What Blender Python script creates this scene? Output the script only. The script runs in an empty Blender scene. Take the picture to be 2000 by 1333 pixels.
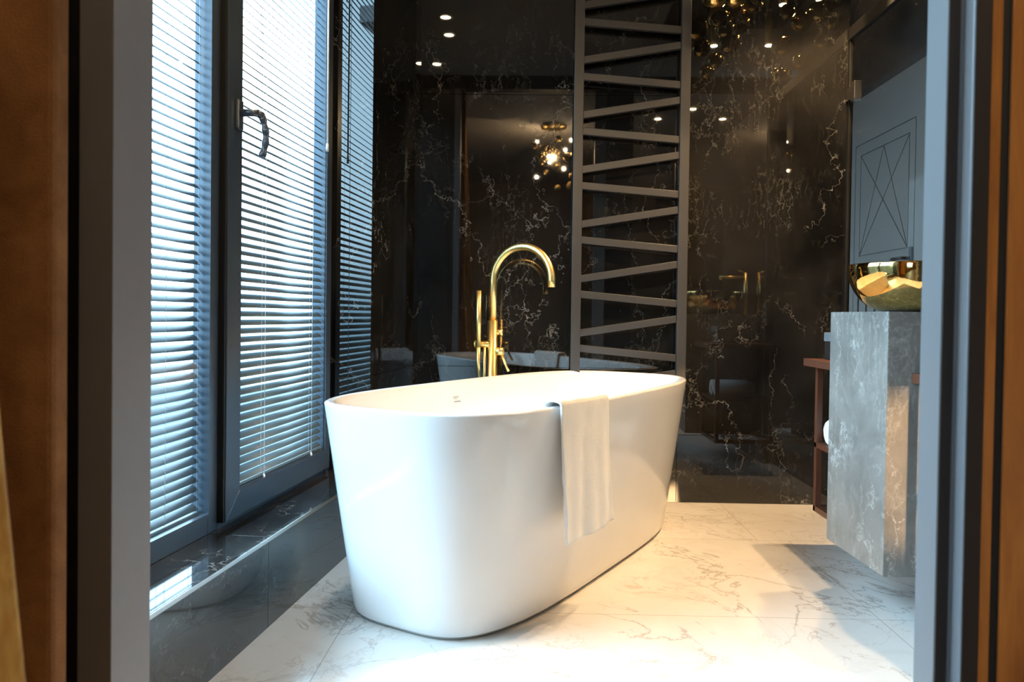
import bpy, bmesh, math, random
from mathutils import Vector, Matrix
random.seed(7)
sc = bpy.context.scene
COL = sc.collection
PI = math.pi

# ------------------------------------------------------------------ camera
F = 1500.0
HC = 0.8148
yaw, pitch, roll = 30 / F, 0.000011 * F, 0.0133
cam = bpy.data.cameras.new('camera')
cam.sensor_width = 36.0
cam.lens = 36.0 * F / 2000.0
cam.shift_y = (666.5 - (617 + F * math.tan(pitch))) / -2000.0 * -1.0
cam.clip_start = 0.02
cam.clip_end = 300
co = bpy.data.objects.new('camera', cam)
COL.objects.link(co)
fw = Vector((-math.sin(yaw), math.cos(yaw), 0))
rt = Vector((math.cos(yaw), math.sin(yaw), 0))
fw2 = fw * math.cos(pitch) + Vector((0, 0, -math.sin(pitch)))
up = rt.cross(fw2)
r2 = rt * math.cos(roll) + up * math.sin(roll)
u2 = up * math.cos(roll) - rt * math.sin(roll)
m = Matrix((r2, u2, -fw2)).transposed().to_4x4()
m.translation = Vector((0, 0, HC))
co.matrix_world = m
# image moves down by sy pixels  <=> shift_y positive by sy/2000
sy = 617 - 666.5 + F * math.tan(pitch)
cam.shift_y = sy / 2000.0
cam.dof.use_dof = True
cam.dof.focus_distance = 2.6
cam.dof.aperture_fstop = 6.3
sc.camera = co

sc.view_settings.view_transform = 'Standard'
sc.view_settings.look = 'None'
sc.view_settings.exposure = 1.6
sc.view_settings.gamma = 1.0
sc.view_settings.use_curve_mapping = False
sc.cycles.max_bounces = 10
sc.cycles.transparent_max_bounces = 16
sc.cycles.caustics_reflective = False
sc.cycles.sample_clamp_indirect = 6.0

# ------------------------------------------------------------------ world: bright hazy daylight, cool against the warm lamps
w = bpy.data.worlds.new('daylight'); sc.world = w
w.use_nodes = True
nt = w.node_tree; nt.nodes.clear()
out = nt.nodes.new('ShaderNodeOutputWorld'); bg = nt.nodes.new('ShaderNodeBackground')
tc = nt.nodes.new('ShaderNodeTexCoord'); sx = nt.nodes.new('ShaderNodeSeparateXYZ')
cr = nt.nodes.new('ShaderNodeValToRGB')
nt.links.new(tc.outputs['Generated'], sx.inputs[0]); nt.links.new(sx.outputs['Z'], cr.inputs[0])
cr.color_ramp.elements[0].position = 0.0; cr.color_ramp.elements[0].color = (0.20, 0.38, 0.50, 1)
cr.color_ramp.elements[1].position = 0.5; cr.color_ramp.elements[1].color = (0.53, 0.81, 1.0, 1)
e = cr.color_ramp.elements.new(0.10); e.color = (0.55, 0.83, 1.0, 1)
nt.links.new(cr.outputs[0], bg.inputs[0]); bg.inputs[1].default_value = 4.0
nt.links.new(bg.outputs[0], out.inputs[0])
# wide soft sun lamp added on the window side to lift the daylight indoors
sl_ = bpy.data.lights.new('daylight_fill', 'SUN'); sl_.energy = 3.3; sl_.angle = math.radians(45); sl_.color = (.60, .85, 1.0)
so_ = bpy.data.objects.new('daylight_fill', sl_); COL.objects.link(so_); so_.location = (-6, 2, 4)
so_.rotation_euler = Vector((.86, .04, -.46)).to_track_quat('-Z', 'Y').to_euler()

# ------------------------------------------------------------------ helpers
def link(o): COL.objects.link(o); return o

class MB:
    def __init__(s): s.b = bmesh.new()
    def box(s, x0, x1, y0, y1, z0, z1, bev=0.0):
        x0, x1 = sorted((x0, x1)); y0, y1 = sorted((y0, y1)); z0, z1 = sorted((z0, z1))
        n = bmesh.new()
        vs = [n.verts.new((x, y, z)) for z in (z0, z1) for y in (y0, y1) for x in (x0, x1)]
        for f in ((0, 2, 3, 1), (4, 5, 7, 6), (0, 1, 5, 4), (2, 6, 7, 3), (0, 4, 6, 2), (1, 3, 7, 5)):
            n.faces.new([vs[i] for i in f])
        if bev > 0:
            bmesh.ops.bevel(n, geom=n.edges[:], offset=bev, segments=2, affect='EDGES', profile=0.5)
        s.merge(n); return s
    def merge(s, n, M=None):
        if M is not None: n.transform(M)
        me = bpy.data.meshes.new('t'); n.to_mesh(me); n.free(); s.b.from_mesh(me); bpy.data.meshes.remove(me)
    def bar(s, p, q, w_, d_, upv=(0, 0, 1), bev=0.0):
        """rectangular bar from p to q; w_ across along upv side, d_ along the other"""
        p, q = Vector(p), Vector(q); ax = (q - p); L = ax.length; ax.normalize()
        upv = Vector(upv); side = ax.cross(upv).normalized(); u = side.cross(ax).normalized()
        n = MB(); n.box(0, L, -d_ / 2, d_ / 2, -w_ / 2, w_ / 2, bev)
        Mx = Matrix((ax, side * -1, u)).transposed().to_4x4(); Mx.translation = p
        s.merge(n.b, Mx); return s
    def tube(s, pts, r, seg=20, caps=True):
        pts = [Vector(p) for p in pts]; n = bmesh.new(); rings = []
        rr = r if hasattr(r, '__len__') else [r] * len(pts)
        t0 = (pts[1] - pts[0]).normalized()
        ref = Vector((0, 0, 1)) if abs(t0.z) < .9 else Vector((1, 0, 0))
        a = t0.cross(ref).normalized()
        for i, p in enumerate(pts):
            t = (pts[min(i + 1, len(pts) - 1)] - pts[max(i - 1, 0)]).normalized()
            a = (a - t * a.dot(t)).normalized(); b2 = t.cross(a)
            rings.append([n.verts.new(p + (a * math.cos(2 * PI * k / seg) + b2 * math.sin(2 * PI * k / seg)) * rr[i]) for k in range(seg)])
        for i in range(len(rings) - 1):
            for k in range(seg):
                f = n.faces.new((rings[i][k], rings[i][(k + 1) % seg], rings[i + 1][(k + 1) % seg], rings[i + 1][k])); f.smooth = True
        if caps:
            n.faces.new(rings[0][::-1]); n.faces.new(rings[-1])
        s.merge(n); return s
    def lathe(s, prof, c=(0, 0, 0), seg=48, sx_=1, sy_=1):
        n = bmesh.new(); R = []
        for r, z in prof:
            if r < 1e-5: R.append([n.verts.new((c[0], c[1], c[2] + z))])
            else: R.append([n.verts.new((c[0] + r * sx_ * math.cos(2 * PI * k / seg), c[1] + r * sy_ * math.sin(2 * PI * k / seg), c[2] + z)) for k in range(seg)])
        for A_, B_ in zip(R, R[1:]):
            for k in range(seg):
                k2 = (k + 1) % seg
                if len(A_) == 1 and len(B_) == 1: continue
                if len(A_) == 1: f = n.faces.new((A_[0], B_[k2], B_[k]))
                elif len(B_) == 1: f = n.faces.new((A_[k], A_[k2], B_[0]))
                else: f = n.faces.new((A_[k], A_[k2], B_[k2], B_[k]))
                f.smooth = True
        s.merge(n); return s
    def loft(s, rings, closed=True, caps=(False, False), smooth=True):
        n = bmesh.new(); R = [[n.verts.new(p) for p in r] for r in rings]
        for A_, B_ in zip(R, R[1:]):
            K = len(A_)
            for k in range(K if closed else K - 1):
                f = n.faces.new((A_[k], A_[(k + 1) % K], B_[(k + 1) % K], B_[k])); f.smooth = smooth
        if caps[0]: n.faces.new(R[0][::-1])
        if caps[1]: n.faces.new(R[-1])
        s.merge(n); return s
    def build(s, name, mat, parent=None, loc=None, rz=0):
        bmesh.ops.recalc_face_normals(s.b, faces=s.b.faces[:])
        me = bpy.data.meshes.new(name); s.b.to_mesh(me); s.b.free()
        me.materials.append(mat)
        o = bpy.data.objects.new(name, me); link(o)
        if parent: o.parent = parent
        if loc is not None: o.location = loc
        o.rotation_euler[2] = rz
        return o

def thing(name, label, cat, loc=(0, 0, 0), rz=0, group=None):
    o = bpy.data.objects.new(name, None); link(o); o.empty_display_size = .05
    o.location = loc; o.rotation_euler = (0, 0, rz); return tag(o, label, cat, group)
def tag(o, label, cat, group=None, kind=None):
    o['label'] = label; o['category'] = cat
    if group: o['group'] = group
    if kind: o['kind'] = kind
    return o
def struct(o, label, cat): return tag(o, label, cat, kind='structure')

# ------------------------------------------------------------------ materials
def mat(name, col=(.5, .5, .5), rough=.5, metal=0, spec=.5, coat=0, bump=0, bscale=200, trans=0, sheen=0):
    m_ = bpy.data.materials.new(name); m_.use_nodes = True; n = m_.node_tree; b = n.nodes['Principled BSDF']
    b.inputs['Base Color'].default_value = (*col, 1); b.inputs['Roughness'].default_value = rough
    b.inputs['Metallic'].default_value = metal; b.inputs['Specular IOR Level'].default_value = spec
    b.inputs['Coat Weight'].default_value = coat; b.inputs['Coat Roughness'].default_value = .03
    b.inputs['Sheen Weight'].default_value = sheen
    # every surface gets a little procedural variation
    t = n.nodes.new('ShaderNodeTexCoord'); no = n.nodes.new('ShaderNodeTexNoise'); no.inputs['Scale'].default_value = bscale
    no.inputs['Detail'].default_value = 3
    n.links.new(t.outputs['Object'], no.inputs['Vector'])
    mx = n.nodes.new('ShaderNodeMix'); mx.data_type = 'RGBA'
    mx.inputs[6].default_value = (*[c * .93 for c in col], 1); mx.inputs[7].default_value = (*[min(1, c * 1.05) for c in col], 1)
    n.links.new(no.outputs['Fac'], mx.inputs[0]); n.links.new(mx.outputs[2], b.inputs['Base Color'])
    if bump:
        bp = n.nodes.new('ShaderNodeBump'); bp.inputs['Strength'].default_value = bump; bp.inputs['Distance'].default_value = .002
        n.links.new(no.outputs['Fac'], bp.inputs['Height']); n.links.new(bp.outputs[0], b.inputs['Normal'])
    return m_

class NG:
    """tiny node-math helper"""
    def __init__(s, m_): s.n = m_.node_tree; s.N = s.n.nodes; s.b = s.N['Principled BSDF']
    def L(s, a, b): s.n.links.new(a, b)
    def math(s, op, a, b=None, clamp=False):
        x = s.N.new('ShaderNodeMath'); x.operation = op; x.use_clamp = clamp
        for i, v in enumerate((a, b)):
            if v is None: continue
            if isinstance(v, (int, float)): x.inputs[i].default_value = v
            else: s.L(v, x.inputs[i])
        return x.outputs[0]
    def noise(s, vec, scale, detail=4, rough=.5, dist=0, off=None, sc3=None):
        if off is not None or sc3 is not None:
            mp = s.N.new('ShaderNodeMapping'); s.L(vec, mp.inputs[0])
            if off is not None: mp.inputs['Location'].default_value = off
            if sc3 is not None: mp.inputs['Scale'].default_value = sc3
            vec = mp.outputs[0]
        x = s.N.new('ShaderNodeTexNoise'); s.L(vec, x.inputs['Vector'])
        x.inputs['Scale'].default_value = scale; x.inputs['Detail'].default_value = detail
        x.inputs['Roughness'].default_value = rough; x.inputs['Distortion'].default_value = dist
        return x.outputs['Fac']
    def ramp(s, f, stops):
        x = s.N.new('ShaderNodeValToRGB'); s.L(f, x.inputs[0]); E_ = x.color_ramp.elements
        while len(E_) < len(stops): E_.new(.5)
        for e_, (p, c) in zip(E_, stops):
            e_.position = p; e_.color = (c, c, c, 1) if isinstance(c, (int, float)) else (*c, 1)
        return x.outputs[0]
    def mix(s, f, a, b):
        x = s.N.new('ShaderNodeMix'); x.data_type = 'RGBA'
        for i, v in ((0, f), (6, a), (7, b)):
            if isinstance(v, (int, float)): x.inputs[i].default_value = v
            elif isinstance(v, tuple): x.inputs[i].default_value = (*v, 1)
            else: s.L(v, x.inputs[i])
        return x.outputs[2]
    def coords(s):
        t = s.N.new('ShaderNodeTexCoord').outputs['Object']; sp = s.N.new('ShaderNodeSeparateXYZ'); s.L(t, sp.inputs[0])
        return t, sp.outputs[0], sp.outputs[1], sp.outputs[2]
    def crack(s, t, scale, width, off, sc3):
        n1 = s.N.new('ShaderNodeTexNoise'); s.L(t, n1.inputs['Vector']); n1.inputs['Scale'].default_value = scale * 1.4; n1.inputs['Detail'].default_value = 6; n1.inputs['Roughness'].default_value = .68
        sb = s.N.new('ShaderNodeVectorMath'); sb.operation = 'SUBTRACT'; s.L(n1.outputs['Color'], sb.inputs[0]); sb.inputs[1].default_value = (.5, .5, .5)
        mu = s.N.new('ShaderNodeVectorMath'); mu.operation = 'SCALE'; s.L(sb.outputs[0], mu.inputs[0]); mu.inputs['Scale'].default_value = 1.1 / scale
        ad = s.N.new('ShaderNodeVectorMath'); ad.operation = 'ADD'; s.L(t, ad.inputs[0]); s.L(mu.outputs[0], ad.inputs[1])
        mp = s.N.new('ShaderNodeMapping'); s.L(ad.outputs[0], mp.inputs[0]); mp.inputs['Location'].default_value = off; mp.inputs['Scale'].default_value = sc3
        mp.inputs['Rotation'].default_value = (.35, .25, 0)
        v = s.N.new('ShaderNodeTexVoronoi'); v.feature = 'DISTANCE_TO_EDGE'; s.L(mp.outputs[0], v.inputs['Vector']); v.inputs['Scale'].default_value = scale
        return s.ramp(v.outputs['Distance'], [(0, 1), (width * .4, .6), (width, 0)])
    def vein(s, t, scale, width, off, dist=1.2, sc3=(1, 1, 1), detail=5, rough=.6):
        n_ = s.noise(t, scale, detail, rough, dist, off, sc3)
        a = s.math('ABSOLUTE', s.math('SUBTRACT', n_, .5))
        return s.ramp(a, [(0, 1), (width * .35, .7), (width, 0)])

def stone(name, base, base2, veins, vcol, rough, patch=(1.3, 3.0), spec=.5, bump=0, crack=True):
    m_ = mat(name, base, rough, spec=spec); g = NG(m_); t, X, Y, Z = g.coords()
    c = g.mix(g.ramp(g.noise(t, patch[0] * 2, 6, .6, .6), [(.35, 0.), (.68, 1.)]), base, base2)
    tot = None
    for (scale, width, off, sc3, amt, mscale, lo) in veins:
        v = g.crack(t, scale, width, off, sc3) if crack else g.vein(t, scale, width, off, 1.0, sc3)
        mk = g.ramp(g.noise(t, mscale, 3, .5, .3, (off[1], off[2], off[0])), [(lo, 0.), (lo + .14, 1.)])
        br = g.ramp(g.noise(t, mscale * 14, 2, .5), [(.35, .15), (.62, 1.)])
        v = g.math('MULTIPLY', g.math('MULTIPLY', g.math('MULTIPLY', v, mk), br), amt)
        tot = v if tot is None else g.math('ADD', tot, v, True)
    c = g.mix(tot, c, vcol)
    g.L(c, g.b.inputs['Base Color'])
    rn = g.ramp(g.noise(t, 9, 4, .6), [(.3, rough * .8), (.7, rough * 1.25)])
    g.L(rn, g.b.inputs['Roughness'])
    return m_

M = {}
M['black_marble'] = stone('black_marble', (.0045, .0043, .0042), (.017, .0155, .014),
    [(1.3, .0045, (3, 1, 7), (1.2, 1.2, .45), .60, 1.5, .47), (3.0, .009, (8, 2, 1), (1.4, 1.4, .38), .30, 1.8, .52), (7.0, .018, (1, 9, 4), (1.5, 1.5, .35), .17, 2.2, .53), (22, .05, (5, 3, 2), (1.6, 1.6, .28), .09, 2.6, .48)], (.50, .49, .46), .02, patch=(1.1, 3), spec=.85)
M['sill_marble'] = stone('sill_marble', (.012, .012, .012), (.04, .04, .04),
    [(4.0, .012, (2, 1, 7), (1, 1, 1), .7, 2.5, .48), (14.0, .03, (8, 2, 1), (1, 1, 1), .35, 3.1, .5)], (.6, .6, .58), .05)
M['parapet_marble'] = stone('parapet_marble', (.026, .030, .033), (.050, .056, .060),
    [(2.0, .006, (4, 1, 3), (1, 1, 1.4), .35, 1.9, .48), (6.0, .012, (8, 6, 1), (1, 1, 1.6), .2, 2.5, .50)], (.42, .41, .39), .03, spec=.85)
M['brown_marble'] = stone('brown_marble', (.010, .009, .008), (.028, .023, .019), [(2.6, .006, (8, 2, 1), (1.6, 1.6, .45), .5, 2.0, .50), (6.0, .01, (1, 9, 4), (1.5, 1.5, .5), .4, 2.4, .53)], (.4, .37, .32), .38, spec=.35)
M['grey_stone'] = stone('grey_stone', (.12, .122, .117), (.21, .21, .20),
    [(4.0, .020, (2, 5, 1), (1.5, 1.5, .14), .7, 3.0, .40), (20, .10, (6, 1, 3), (1.4, 1.4, .12), .30, 4.0, .40), (9, .03, (1, 3, 9), (1.3, 1.3, .3), .55, 3.0, .46)], (.50, .51, .49), .38, patch=(2.5, 3))
g = NG(M['grey_stone']); t, X, Y, Z = g.coords()
bp = g.N.new('ShaderNodeBump'); bp.inputs['Strength'].default_value = .35; bp.inputs['Distance'].default_value = .002
g.L(g.noise(t, 260, 3, .6), bp.inputs['Height']); g.L(bp.outputs[0], g.b.inputs['Normal'])

# white floor marble with tile joints
m_ = mat('white_marble', (.8, .78, .74), .1); g = NG(m_); t, X, Y, Z = g.coords()
c = g.mix(g.ramp(g.noise(t, 2.2, 5, .6, .8), [(.3, 0), (.7, 1)]), (.80, .775, .745), (.70, .67, .635))
v1 = g.vein(t, 1.7, .012, (1, 4, 0), 1.5, (1, 1, 1), 6)
v2 = g.vein(t, 4.5, .018, (7, 2, 0), 1.5, (1, 1, 1), 5)
mk1 = g.ramp(g.noise(t, 1.6, 3, .5, 0, (3, 3, 3)), [(.42, 0), (.56, 1)])
mk2 = g.ramp(g.noise(t, 2.4, 3, .5, 0, (9, 3, 5)), [(.48, 0), (.62, 1)])
c = g.mix(g.math('MULTIPLY', g.math('MULTIPLY', v1, mk1), .5), c, (.20, .14, .10))
c = g.mix(g.math('MULTIPLY', g.math('MULTIPLY', v2, mk2), .45), c, (.32, .20, .12))
cl = g.math('MULTIPLY', g.ramp(g.noise(t, 3.0, 6, .7, 1.0, (2, 8, 1)), [(.52, 0), (.75, 1)]), .28)
c = g.mix(cl, c, (.45, .34, .26))
def line(co_, p, w_=.0012): return g.math('LESS_THAN', g.math('ABSOLUTE', g.math('SUBTRACT', co_, p)), w_)
near = g.math('LESS_THAN', Y, 2.83)
j = g.math('ADD', g.math('ADD', line(Y, 2.096), line(Y, 2.83)), g.math('ADD', g.math('MULTIPLY', line(X, .97), near), g.math('ADD', g.math('MULTIPLY', line(X, -.47), near), g.math('MULTIPLY', line(X, .857), g.math('SUBTRACT', 1, near)))), True)
c = g.mix(g.math('MULTIPLY', j, .6), c, (.25, .21, .17))
g.L(c, g.b.inputs['Base Color']); g.b.inputs['Roughness'].default_value = .16
M['white_marble'] = m_

M['acrylic'] = mat('white_acrylic', (.84, .84, .84), .10, coat=.3, bscale=5)
M['recess'] = mat('tub_base', (.50, .49, .48), .5)
M['gold'] = mat('brushed_gold', (.96, .68, .26), .33, 1, bscale=900)
M['bowl_gold'] = mat('polished_gold', (.90, .58, .20), .045, 1, bscale=60, bump=.12)
M['dark_metal'] = mat('anthracite_metal', (.050, .047, .046), .38, .0, bscale=300)
M['frame_metal'] = mat('window_frame', (.060, .080, .105), .30, .35, bscale=300)
M['black'] = mat('black_recess', (.004, .004, .004), .6)
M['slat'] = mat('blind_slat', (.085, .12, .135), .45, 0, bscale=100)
M['slat_shaded'] = mat('shaded_blind_slat', (.045, .058, .065), .45, 0, bscale=100)  # darker copy of the slat colour, puts the left blind in shade
M['white_plastic'] = mat('white_plastic', (.8, .82, .84), .4)
M['chrome'] = mat('satin_chrome', (.75, .72, .68), .18, 1)
M['darkchrome'] = mat('handle_metal', (.10, .12, .15), .3, .6)
M['towel'] = mat('white_towel', (.83, .82, .80), .95, spec=.1, bump=.9, bscale=420, sheen=.3)
M['column'] = mat('grey_column', (.16, .15, .158), .50, bscale=40, bump=.05)
M['jamb'] = mat('blue_grey_jamb', (.165, .18, .20), .42, bscale=300)
M['dark_brown'] = mat('dark_brown_lacquer', (.018, .012, .010), .5)
M['ceiling'] = mat('ceiling_paint', (.42, .40, .38), .8)
M['darkpaint'] = mat('dark_wall_paint', (.05, .035, .026), .7)
M['bedroom'] = mat('bedroom_wall', (.22, .15, .10), .8)
M['bedfloor'] = mat('bedroom_floor', (.07, .045, .03), .35)
M['door'] = mat('door_paint', (.112, .108, .104), .45, bscale=400)
M['wengewood'] = mat('dark_wood', (.055, .022, .014), .35)
M['armchair'] = mat('cream_boucle', (.62, .52, .42), .95, bump=.8, bscale=300)
M['exterior'] = mat('facade_render', (.060, .095, .115), .8, bscale=3)
M['exterior_glass'] = mat('facade_glass', (.02, .045, .06), .4)
M['paving'] = mat('terrace_paving', (.012, .026, .034), .8, bscale=2)
M['label'] = mat('paper_label', (.75, .74, .78), .6)
M['boxgrey'] = mat('grey_box', (.18, .20, .22), .3)

# fabrics and wood
def woodmat(name, a, b_, sc3, rough=.4):
    m_ = mat(name, a, rough); g = NG(m_); t, X, Y, Z = g.coords()
    n_ = g.noise(t, 6, 6, .6, 1.2, None, sc3)
    kn = g.ramp(g.noise(t, 5, 3, .5, .5, (3, 1, 2), (1, 1, .5)), [(.62, 0), (.75, 1)])
    c = g.mix(g.ramp(n_, [(.3, 0), (.7, 1)]), a, b_)
    c = g.mix(g.math('MULTIPLY', kn, .6), c, (a[0] * .3, a[1] * .22, a[2] * .2))
    g.L(c, g.b.inputs['Base Color']); return m_
M['orange_wood'] = woodmat('orange_wood', (.27, .085, .015), (.40, .145, .028), (8, 8, .9))
M['shelf_wood'] = woodmat('reddish_wood', (.085, .030, .017), (.13, .048, .026), (12, 12, 1), .3)
m_ = mat('brown_fabric', (.34, .17, .07), .95, spec=.1, bump=.8, bscale=500); g = NG(m_); t, X, Y, Z = g.coords()
c = g.mix(g.ramp(g.noise(t, 14, 5, .65, .4), [(.3, 0), (.7, 1)]), (.21, .10, .045), (.36, .185, .085))
c = g.mix(g.math('MULTIPLY', g.noise(t, 380, 2, .6), .35), c, (.08, .035, .015))
g.L(c, g.b.inputs['Base Color']); M['brown_fabric'] = m_
m_ = mat('golden_satin', (.72, .36, .06), .38, .25, sheen=.3); g = NG(m_); t, X, Y, Z = g.coords()
c = g.mix(g.ramp(g.noise(t, 30, 5, .7, .8, None, (1, 1, .4)), [(.35, 0), (.65, 1)]), (.50, .22, .03), (.80, .45, .10))
g.L(c, g.b.inputs['Base Color']); M['gold_fabric'] = m_

def glass(name, tint=(1, 1, 1), f0=.05):
    m_ = bpy.data.materials.new(name); m_.use_nodes = True; n = m_.node_tree; n.nodes.clear()
    o = n.nodes.new('ShaderNodeOutputMaterial'); mx = n.nodes.new('ShaderNodeMixShader')
    tr = n.nodes.new('ShaderNodeBsdfTransparent'); gl = n.nodes.new('ShaderNodeBsdfGlossy'); fr = n.nodes.new('ShaderNodeFresnel')
    tr.inputs[0].default_value = (*tint, 1); gl.inputs['Roughness'].default_value = 0.0; fr.inputs[0].default_value = 1.5
    ge = n.nodes.new('ShaderNodeNewGeometry'); sb = n.nodes.new('ShaderNodeMath'); sb.operation = 'SUBTRACT'; sb.inputs[0].default_value = 1
    n.links.new(ge.outputs['Backfacing'], sb.inputs[1]); mu = n.nodes.new('ShaderNodeMath'); mu.operation = 'MULTIPLY'
    n.links.new(fr.outputs[0], mu.inputs[0]); n.links.new(sb.outputs[0], mu.inputs[1]); n.links.new(mu.outputs[0], mx.inputs[0]); n.links.new(tr.outputs[0], mx.inputs[1]); n.links.new(gl.outputs[0], mx.inputs[2]); n.links.new(mx.outputs[0], o.inputs[0])
    return m_
M['glass'] = glass('window_glass', (.93, .97, 1.0))
M['smoked_glass'] = glass('smoked_glass', (.72, .72, .72))
def emis(name, col, s_):
    m_ = bpy.data.materials.new(name); m_.use_nodes = True; b = m_.node_tree.nodes['Principled BSDF']
    b.inputs['Emission Color'].default_value = (*col, 1); b.inputs['Emission Strength'].default_value = s_; b.inputs['Base Color'].default_value = (*col, 1)
    return m_
M['lamp'] = emis('warm_lamp', (1, .74, .42), 60)
M['lamp2'] = emis('warm_lamp_strong', (1, .76, .45), 160)

# ------------------------------------------------------------------ setting frames
A = Vector((-.59867, 2.52798, 0)); WRZ = math.atan2(.99435, .10618)      # window wall frame: x=along (away from camera), y=outward
D = 3.391            # back wall
HCEIL = 2.6
def W(s_, off, h):   # window frame -> world
    return A + Vector((.10618, .99435, 0)) * s_ + Vector((-.99435, .10618, 0)) * off + Vector((0, 0, h))
REV = .259; OFFW = .163; SILL = .236

# floors
struct(MB().box(-1.3, 2.6, 1.0, 5.2, -.08, 0).build('floor', M['white_marble']), 'polished white marble floor with brown veins', 'floor')
struct(MB().box(-1.45, 2.85, -3.6, 1.0, -.08, -.001).build('floor_bedroom', M['bedfloor']), 'dark wooden floor of the room before the bathroom', 'floor')
struct(MB().box(-1.45, 2.85, -3.6, 1.0, HCEIL, HCEIL + .1).box(-1.1, 1.39, 1.0, 5.2, HCEIL, HCEIL + .1).box(1.39, 2.0, 1.0, 3.2, HCEIL, HCEIL + .1).box(1.39, 2.0, 3.2, 5.2, 3.2, 3.3).box(1.38, 1.39, 3.19, 5.2, HCEIL + .1, 3.2).box(1.38, 2.0, 3.19, 3.2, HCEIL + .1, 3.2).build('ceiling', M['ceiling']), 'plain matt ceiling with small downlights', 'ceiling')

# back wall of large marble slabs with open 2 mm joints
b = MB(); g_ = .001
xl, xm, xr = -.515, .665, 1.385
for z0, z1 in ((0, .588), (.588, 1.787), (1.787, 2.6)):
    b.box(xl, xm - g_, D, D + .02, z0 + g_, z1 - g_)
for z0, z1 in ((0, .299), (.299, 2.6)):
    b.box(xm + g_, xr, D, D + .02, z0 + g_, z1 - g_)
wb = struct(b.build('wall_back', M['black_marble']), 'black veined polished marble back wall', 'wall')
MB().box(-.7, 1.384, D + .02, D + .12, 0, 2.6).build('core', M['black'], wb)

# left wall: parapet, far return with reveal, lintel
b = MB()
b.box(-1.58, -.5745, 0, .02, 0, SILL - .012); b.box(-.5725, REV + 0.001, 0, .02, 0, SILL - .012)
for z0, z1 in ((0, .588), (.588, 1.787), (1.787, 2.6)):
    b.box(REV + .0015, .9, 0, .02, z0 + g_, z1 - g_)
wl = struct(b.build('wall_left', M['parapet_marble'], loc=A, rz=WRZ), 'dark veined marble wall and parapet along the window', 'wall')
b = MB()
for z0, z1 in ((0, .588), (.588, 1.787), (1.787, 2.6)):
    b.box(REV + .0, .9, -.0008, .0, max(z0, .0) + g_, z1 - g_)
b.box(REV, REV + .015, 0.0, OFFW + .05, SILL, 2.6)
b.build('return_cladding', M['black_marble'], wl)
MB().box(REV + .015, .9, .02, OFFW + .05, 0, 2.6).box(-1.58, REV + .015, .02, OFFW + .15, 0, SILL - .03).box(-1.58, REV, OFFW - .10, OFFW + .15, 2.42, 2.6).build('core', M['black'], wl)

# sill
b = MB()
b.box(-1.58, -.574, -.002, OFFW + .02, SILL - .012, SILL, .0012).box(-.5725, REV, -.002, OFFW + .02, SILL - .012, SILL, .0012)
sl = struct(b.build('trim_1', M['sill_marble'], loc=A, rz=WRZ), 'black veined marble window sill', 'window sill')
MB().box(-1.58, REV, -.0045, -.002, SILL - .011, SILL - .0005, .0008).build('edge_strip', M['chrome'], sl)

# windows ------------------------------------------------------------
TOP = 2.42
w1 = thing('window_1', 'fixed left window pane in grey metal frame', 'window', A, WRZ); w1['kind'] = 'structure'
b = MB()
b.box(-.58, -.532, OFFW, OFFW + .045, SILL, TOP, .002)
b.box(-1.60, -1.55, OFFW, OFFW + .045, SILL, TOP, .002)
b.box(-1.56, -.58, OFFW, OFFW + .045, SILL, SILL + .052, .002)
b.box(-1.56, -.58, OFFW, OFFW + .045, TOP - .05, TOP, .002)
b.box(-.583, -.578, OFFW - .004, OFFW + .03, SILL + .05, TOP - .05)
b.box(-1.56, -.58, OFFW - .004, OFFW + .03, SILL + .045, SILL + .055)
b.build('window_frame', M['frame_metal'], w1)
MB().box(-1.56, -.583, OFFW + .012, OFFW + .016, SILL + .05, TOP - .05).build('glass_pane', M['glass'], w1)

w2 = thing('window_2', 'tall casement window with a dark handle in grey metal frame', 'window', A, WRZ); w2['kind'] = 'structure'
so = .141
b = MB()
b.box(-.532, -.515, OFFW + .005, OFFW + .045, SILL, TOP)
b.box(.235, REV, OFFW - .01, OFFW + .045, SILL, TOP, .001)
b.box(-.532, .24, OFFW, OFFW + .045, SILL, SILL + .03)
b.build('window_frame', M['frame_metal'], w2)
sash = MB()
gb = .325
# mitred sash: four bevelled members
def member(b, pts, y0, y1):
    n = bmesh.new(); lo = [n.verts.new((p[0], y0, p[1])) for p in pts]; hi = [n.verts.new((p[0], y1, p[1])) for p in pts]
    n.faces.new(lo); n.faces.new(hi[::-1])
    for i in range(4): n.faces.new((lo[i], hi[i], hi[(i + 1) % 4], lo[(i + 1) % 4]))
    bmesh.ops.recalc_face_normals(n, faces=n.faces[:]); bmesh.ops.bevel(n, geom=n.edges[:], offset=.0015, segments=1, affect='EDGES'); b.merge(n)
s0, s1, h0, h1 = -.528, .234, SILL + .018, TOP - .02
i0, i1, k0, k1 = -.450, .188, gb, TOP - .10
member(sash, [(s0, h0), (i0, k0), (i0, k1), (s0, h1)], so, OFFW + .032)
member(sash, [(s1, h0), (s1, h1), (i1, k1), (i1, k0)], so, OFFW + .032)
member(sash, [(s0, h0), (s1, h0), (i1, k0), (i0, k0)], so, OFFW + .032)
member(sash, [(s0, h1), (i0, k1), (i1, k1), (s1, h1)], so, OFFW + .032)
# inner glazing bead
sash.box(i0 - .002, i0 + .004, so + .006, so + .03, k0, k1).box(i1 - .004, i1 + .002, so + .006, so + .03, k0, k1).box(i0, i1, so + .006, so + .03, k0 - .002, k0 + .005)
sash.build('sash', M['frame_metal'], w2)
MB().box(-.534, -.529, so + .004, OFFW + .05, SILL + .018, TOP - .02).build('shaded_sash_side', M['black'], w2)  # black sheet paints the shadow on the near side of the sash
MB().box(i0 + .001, i1 - .001, OFFW + .022, OFFW + .026, k0, k1).build('glass_pane', M['glass'], w2)
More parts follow.
